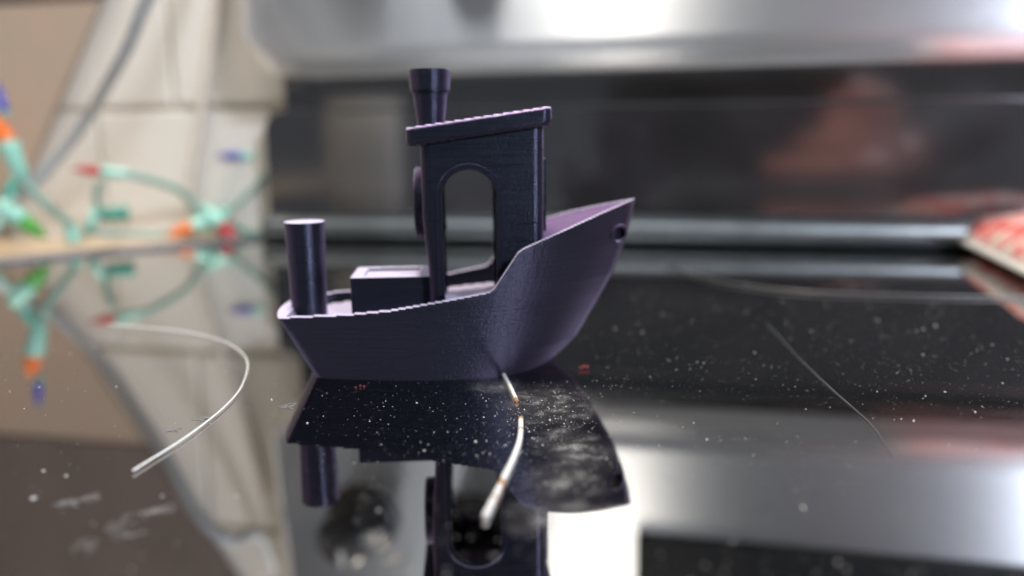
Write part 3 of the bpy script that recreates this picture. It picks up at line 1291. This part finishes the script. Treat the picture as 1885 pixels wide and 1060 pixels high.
# grey cable and tan cord
strand('cable', [cam_pt(-40, 415, 275), cam_pt(0, 385, 284), cam_pt(60, 338, 287), cam_pt(112, 283, 285), cam_pt(158, 222, 278), cam_pt(200, 150, 262), cam_pt(236, 84, 250), cam_pt(270, 0, 240),
                 (-92, 236, 82), (-88, 240, 87), (-89, 256, 93), (-96, 290, 112), (-100, 316, 140)],
       1.8, M_CABLE, 'thick grey cable sagging in front of the cream tiles', 'cable', 12)
strand('cord', [F(-146, -30.9, 108), F(-151.5, -30.9, 87), F(-161, -30.9, 50), F(-170.5, -30.9, 14), F(-173, -29, -1)], 1.7, M_CORD,
       'thin tan cord running down the cream tiles beside the stove', 'cord', 10)

# string of coloured lights
sl_ = thing('string_lights', 'tangled green string lights with orange, blue and red bulbs on the counter', 'string lights', (-140, 300, -3))
base = Vector((-140, 300, -3))


def wire(pts, r=1.1, m=M_WIRE):
    bm = bmesh.new()
    tube(bm, [p - base for p in spline(pts, 8)], r, 8)
    obj('wire', bm, m, sl_, smooth=True)


def light(a, b, colour, dark=False, r=3.0, tip=True):
    """socket from a to b, bulb beyond b"""
    a, b = a - base, b - base
    d = (b - a).normalized()
    L = (b - a).length
    bm = bmesh.new()
    tube(bm, [a, a + d * L * .12, a + d * L * .6, b - d * .8, b], [r * .55, r * .72, r * .85, r, r * .97], 14)
    s = obj('socket', bm, M_DKGREEN if dark else M_GREEN, sl_, smooth=True)
    if tip:
        bm = bmesh.new()
        tube(bm, [b, b + d * 1.5, b + d * 4.5, b + d * 8, b + d * 9.6], [r * .8, r * .82, r * .7, r * .35, r * .06], 14)
        obj('bulb', bm, M_BULB[colour], s, smooth=True)


P = cam_pt
# big bulb at the far left: mint socket, orange collar, blue tip
light(P(42, 330, 282), P(14, 262, 282), 'orange', r=3.6)
light(P(10, 214, 282), P(8, 205, 282), 'blue', r=1.8)
wire([P(42, 330, 282), P(60, 352, 283), P(95, 385, 287), P(130, 412, 292)], 1.5)
light(P(128, 408, 293), P(137, 448, 292), 'green', r=2.6, tip=False)
# lower left
light(P(-5, 372, 275), P(40, 405, 277), 'green', r=3.4)
light(P(25, 330, 278), P(5, 392, 276), 'green', dark=True, r=2.4, tip=False)
wire([P(-20, 440, 270), P(5, 400, 274), P(18, 372, 276), P(30, 345, 280)], 1.6)
# middle
light(P(240, 321, 293), P(187, 316, 291), 'red', r=2.1)
wire([P(240, 321, 293), P(290, 335, 300), P(330, 350, 308), P(352, 372, 313), P(375, 392, 316)], 1.4)
light(P(182, 396, 300), P(238, 392, 304), 'green', dark=True, r=3.1, tip=False)
wire([P(185, 335, 294), P(178, 360, 296), P(180, 385, 298), P(165, 425, 292)], 1.3)
light(P(178, 380, 298), P(164, 424, 292), 'green', r=1.9, tip=False)
# cluster near the stove corner
light(P(375, 382, 312), P(408, 416, 310), 'red', r=3.7)
light(P(420, 392, 316), P(352, 418, 308), 'orange', r=3.2)
light(P(360, 392, 318), P(424, 390, 322), 'green', dark=True, r=2.2, tip=False)
wire([P(408, 402, 318), P(440, 372, 320), P(468, 345, 319), P(492, 318, 318)], 1.0)
light(P(505, 288, 322), P(445, 287, 321), 'blue', r=1.8)
wire([P(130, 430, 292), P(200, 428, 300), P(280, 432, 305), P(350, 425, 309)], 1.1)
wire([P(425, 412, 311), P(455, 428, 314), P(478, 432, 316), P(500, 428, 318)], 1.2, M_DKGREEN)

# ------------------------------------------------------------------ what the black panel mirrors: photographer's hand with a phone, a white canister
ph = thing('phone', 'black phone held upright on its long edge facing the toy boat', 'phone', (18, -24, 3))
bm = bmesh.new()
box(bm, -80, 78, -8, 0, 0, 73, bevel=3.5, seg=3)
obj('body', bm, M_PHONE, ph, smooth=False)
bm = bmesh.new()
box(bm, -36, 4, 0, 1.6, 22, 62, bevel=0.7)
obj('camera_bump', bm, M_DISPLAY, ph)

hand = thing('person', 'hand gripping the right end of the black phone', 'person', (100, -30, 3))
bm = bmesh.new()


def limb(pts, rads):
    n = len(pts)
    sp = spline(pts, 6)
    rs = []
    for i in range(len(sp)):
        f = i / 6
        k = min(int(f), n - 2)
        rs.append(rads[k] + (rads[k + 1] - rads[k]) * (f - k))
    tube(bm, sp, rs, 12)
    for e, r in ((sp[0], rs[0]), (sp[-1], rs[-1])):
        q = bmesh.ops.create_icosphere(bm, subdivisions=2, radius=r)
        for v in q['verts']:
            v.co += e


# palm beside the phone's end, four fingers curling round its back, thumb in front of the screen
limb([(18, -26, 10), (16, -26, 26), (15, -24, 42)], [12, 14, 12])
limb([(20, -30, 14), (27, -44, 15), (34, -58, 16)], [12, 14, 15])
for z, ln, r, fw2 in ((51, 12, 7.4, -9), (38, 16, 7.6, -8), (25, 34, 7.6, 0), (11, 56, 8.2, 14)):
    limb([(16, -18, z), (12, 3 + fw2 * .6, z), (-4, 14.5 + fw2, z), (-4 - ln * .42, 15.2 + fw2, z - .5), (-4 - ln * .78, 14.4 + fw2 * .8, z - 1)], [r * 1.08, r * 1.05, r, r * .95, r * .78])
limb([(14, -36, 44), (-2, -26, 56), (-20, -15, 60), (-34, -13, 60)], [10, 10.5, 9.5, 8])
h = obj('hand', bm, M_SKIN, hand, smooth=True)
rm = h.modifiers.new('remesh', 'REMESH')
rm.mode = 'VOXEL'
rm.voxel_size = 0.0013
rm.use_smooth_shade = True
smm = h.modifiers.new('smooth', 'SMOOTH')
smm.iterations = 5
smm.factor = 0.5

bm = bmesh.new()
tube(bm, spline([(32, -52, 16), (44, -80, 20), (58, -112, 27), (78, -160, 38)], 6), [17 + k * .7 for k in range(19)], 20)
obj('sleeve', bm, M_SLEEVE, hand, smooth=True)

cn = thing('canister', 'plain white ceramic canister mirrored in the black back panel', 'canister', (-161, 136, 0))
bm = bmesh.new()
lathe(bm, [(0.01, .05), (20, .05), (22, 2), (22, 54), (21.2, 56), (20, 56.2), (19.5, 54), (19.5, 5), (.01, 4)], 48)
bmesh.ops.recalc_face_normals(bm, faces=bm.faces)
obj('body', bm, M_CANISTER, cn, smooth=True)
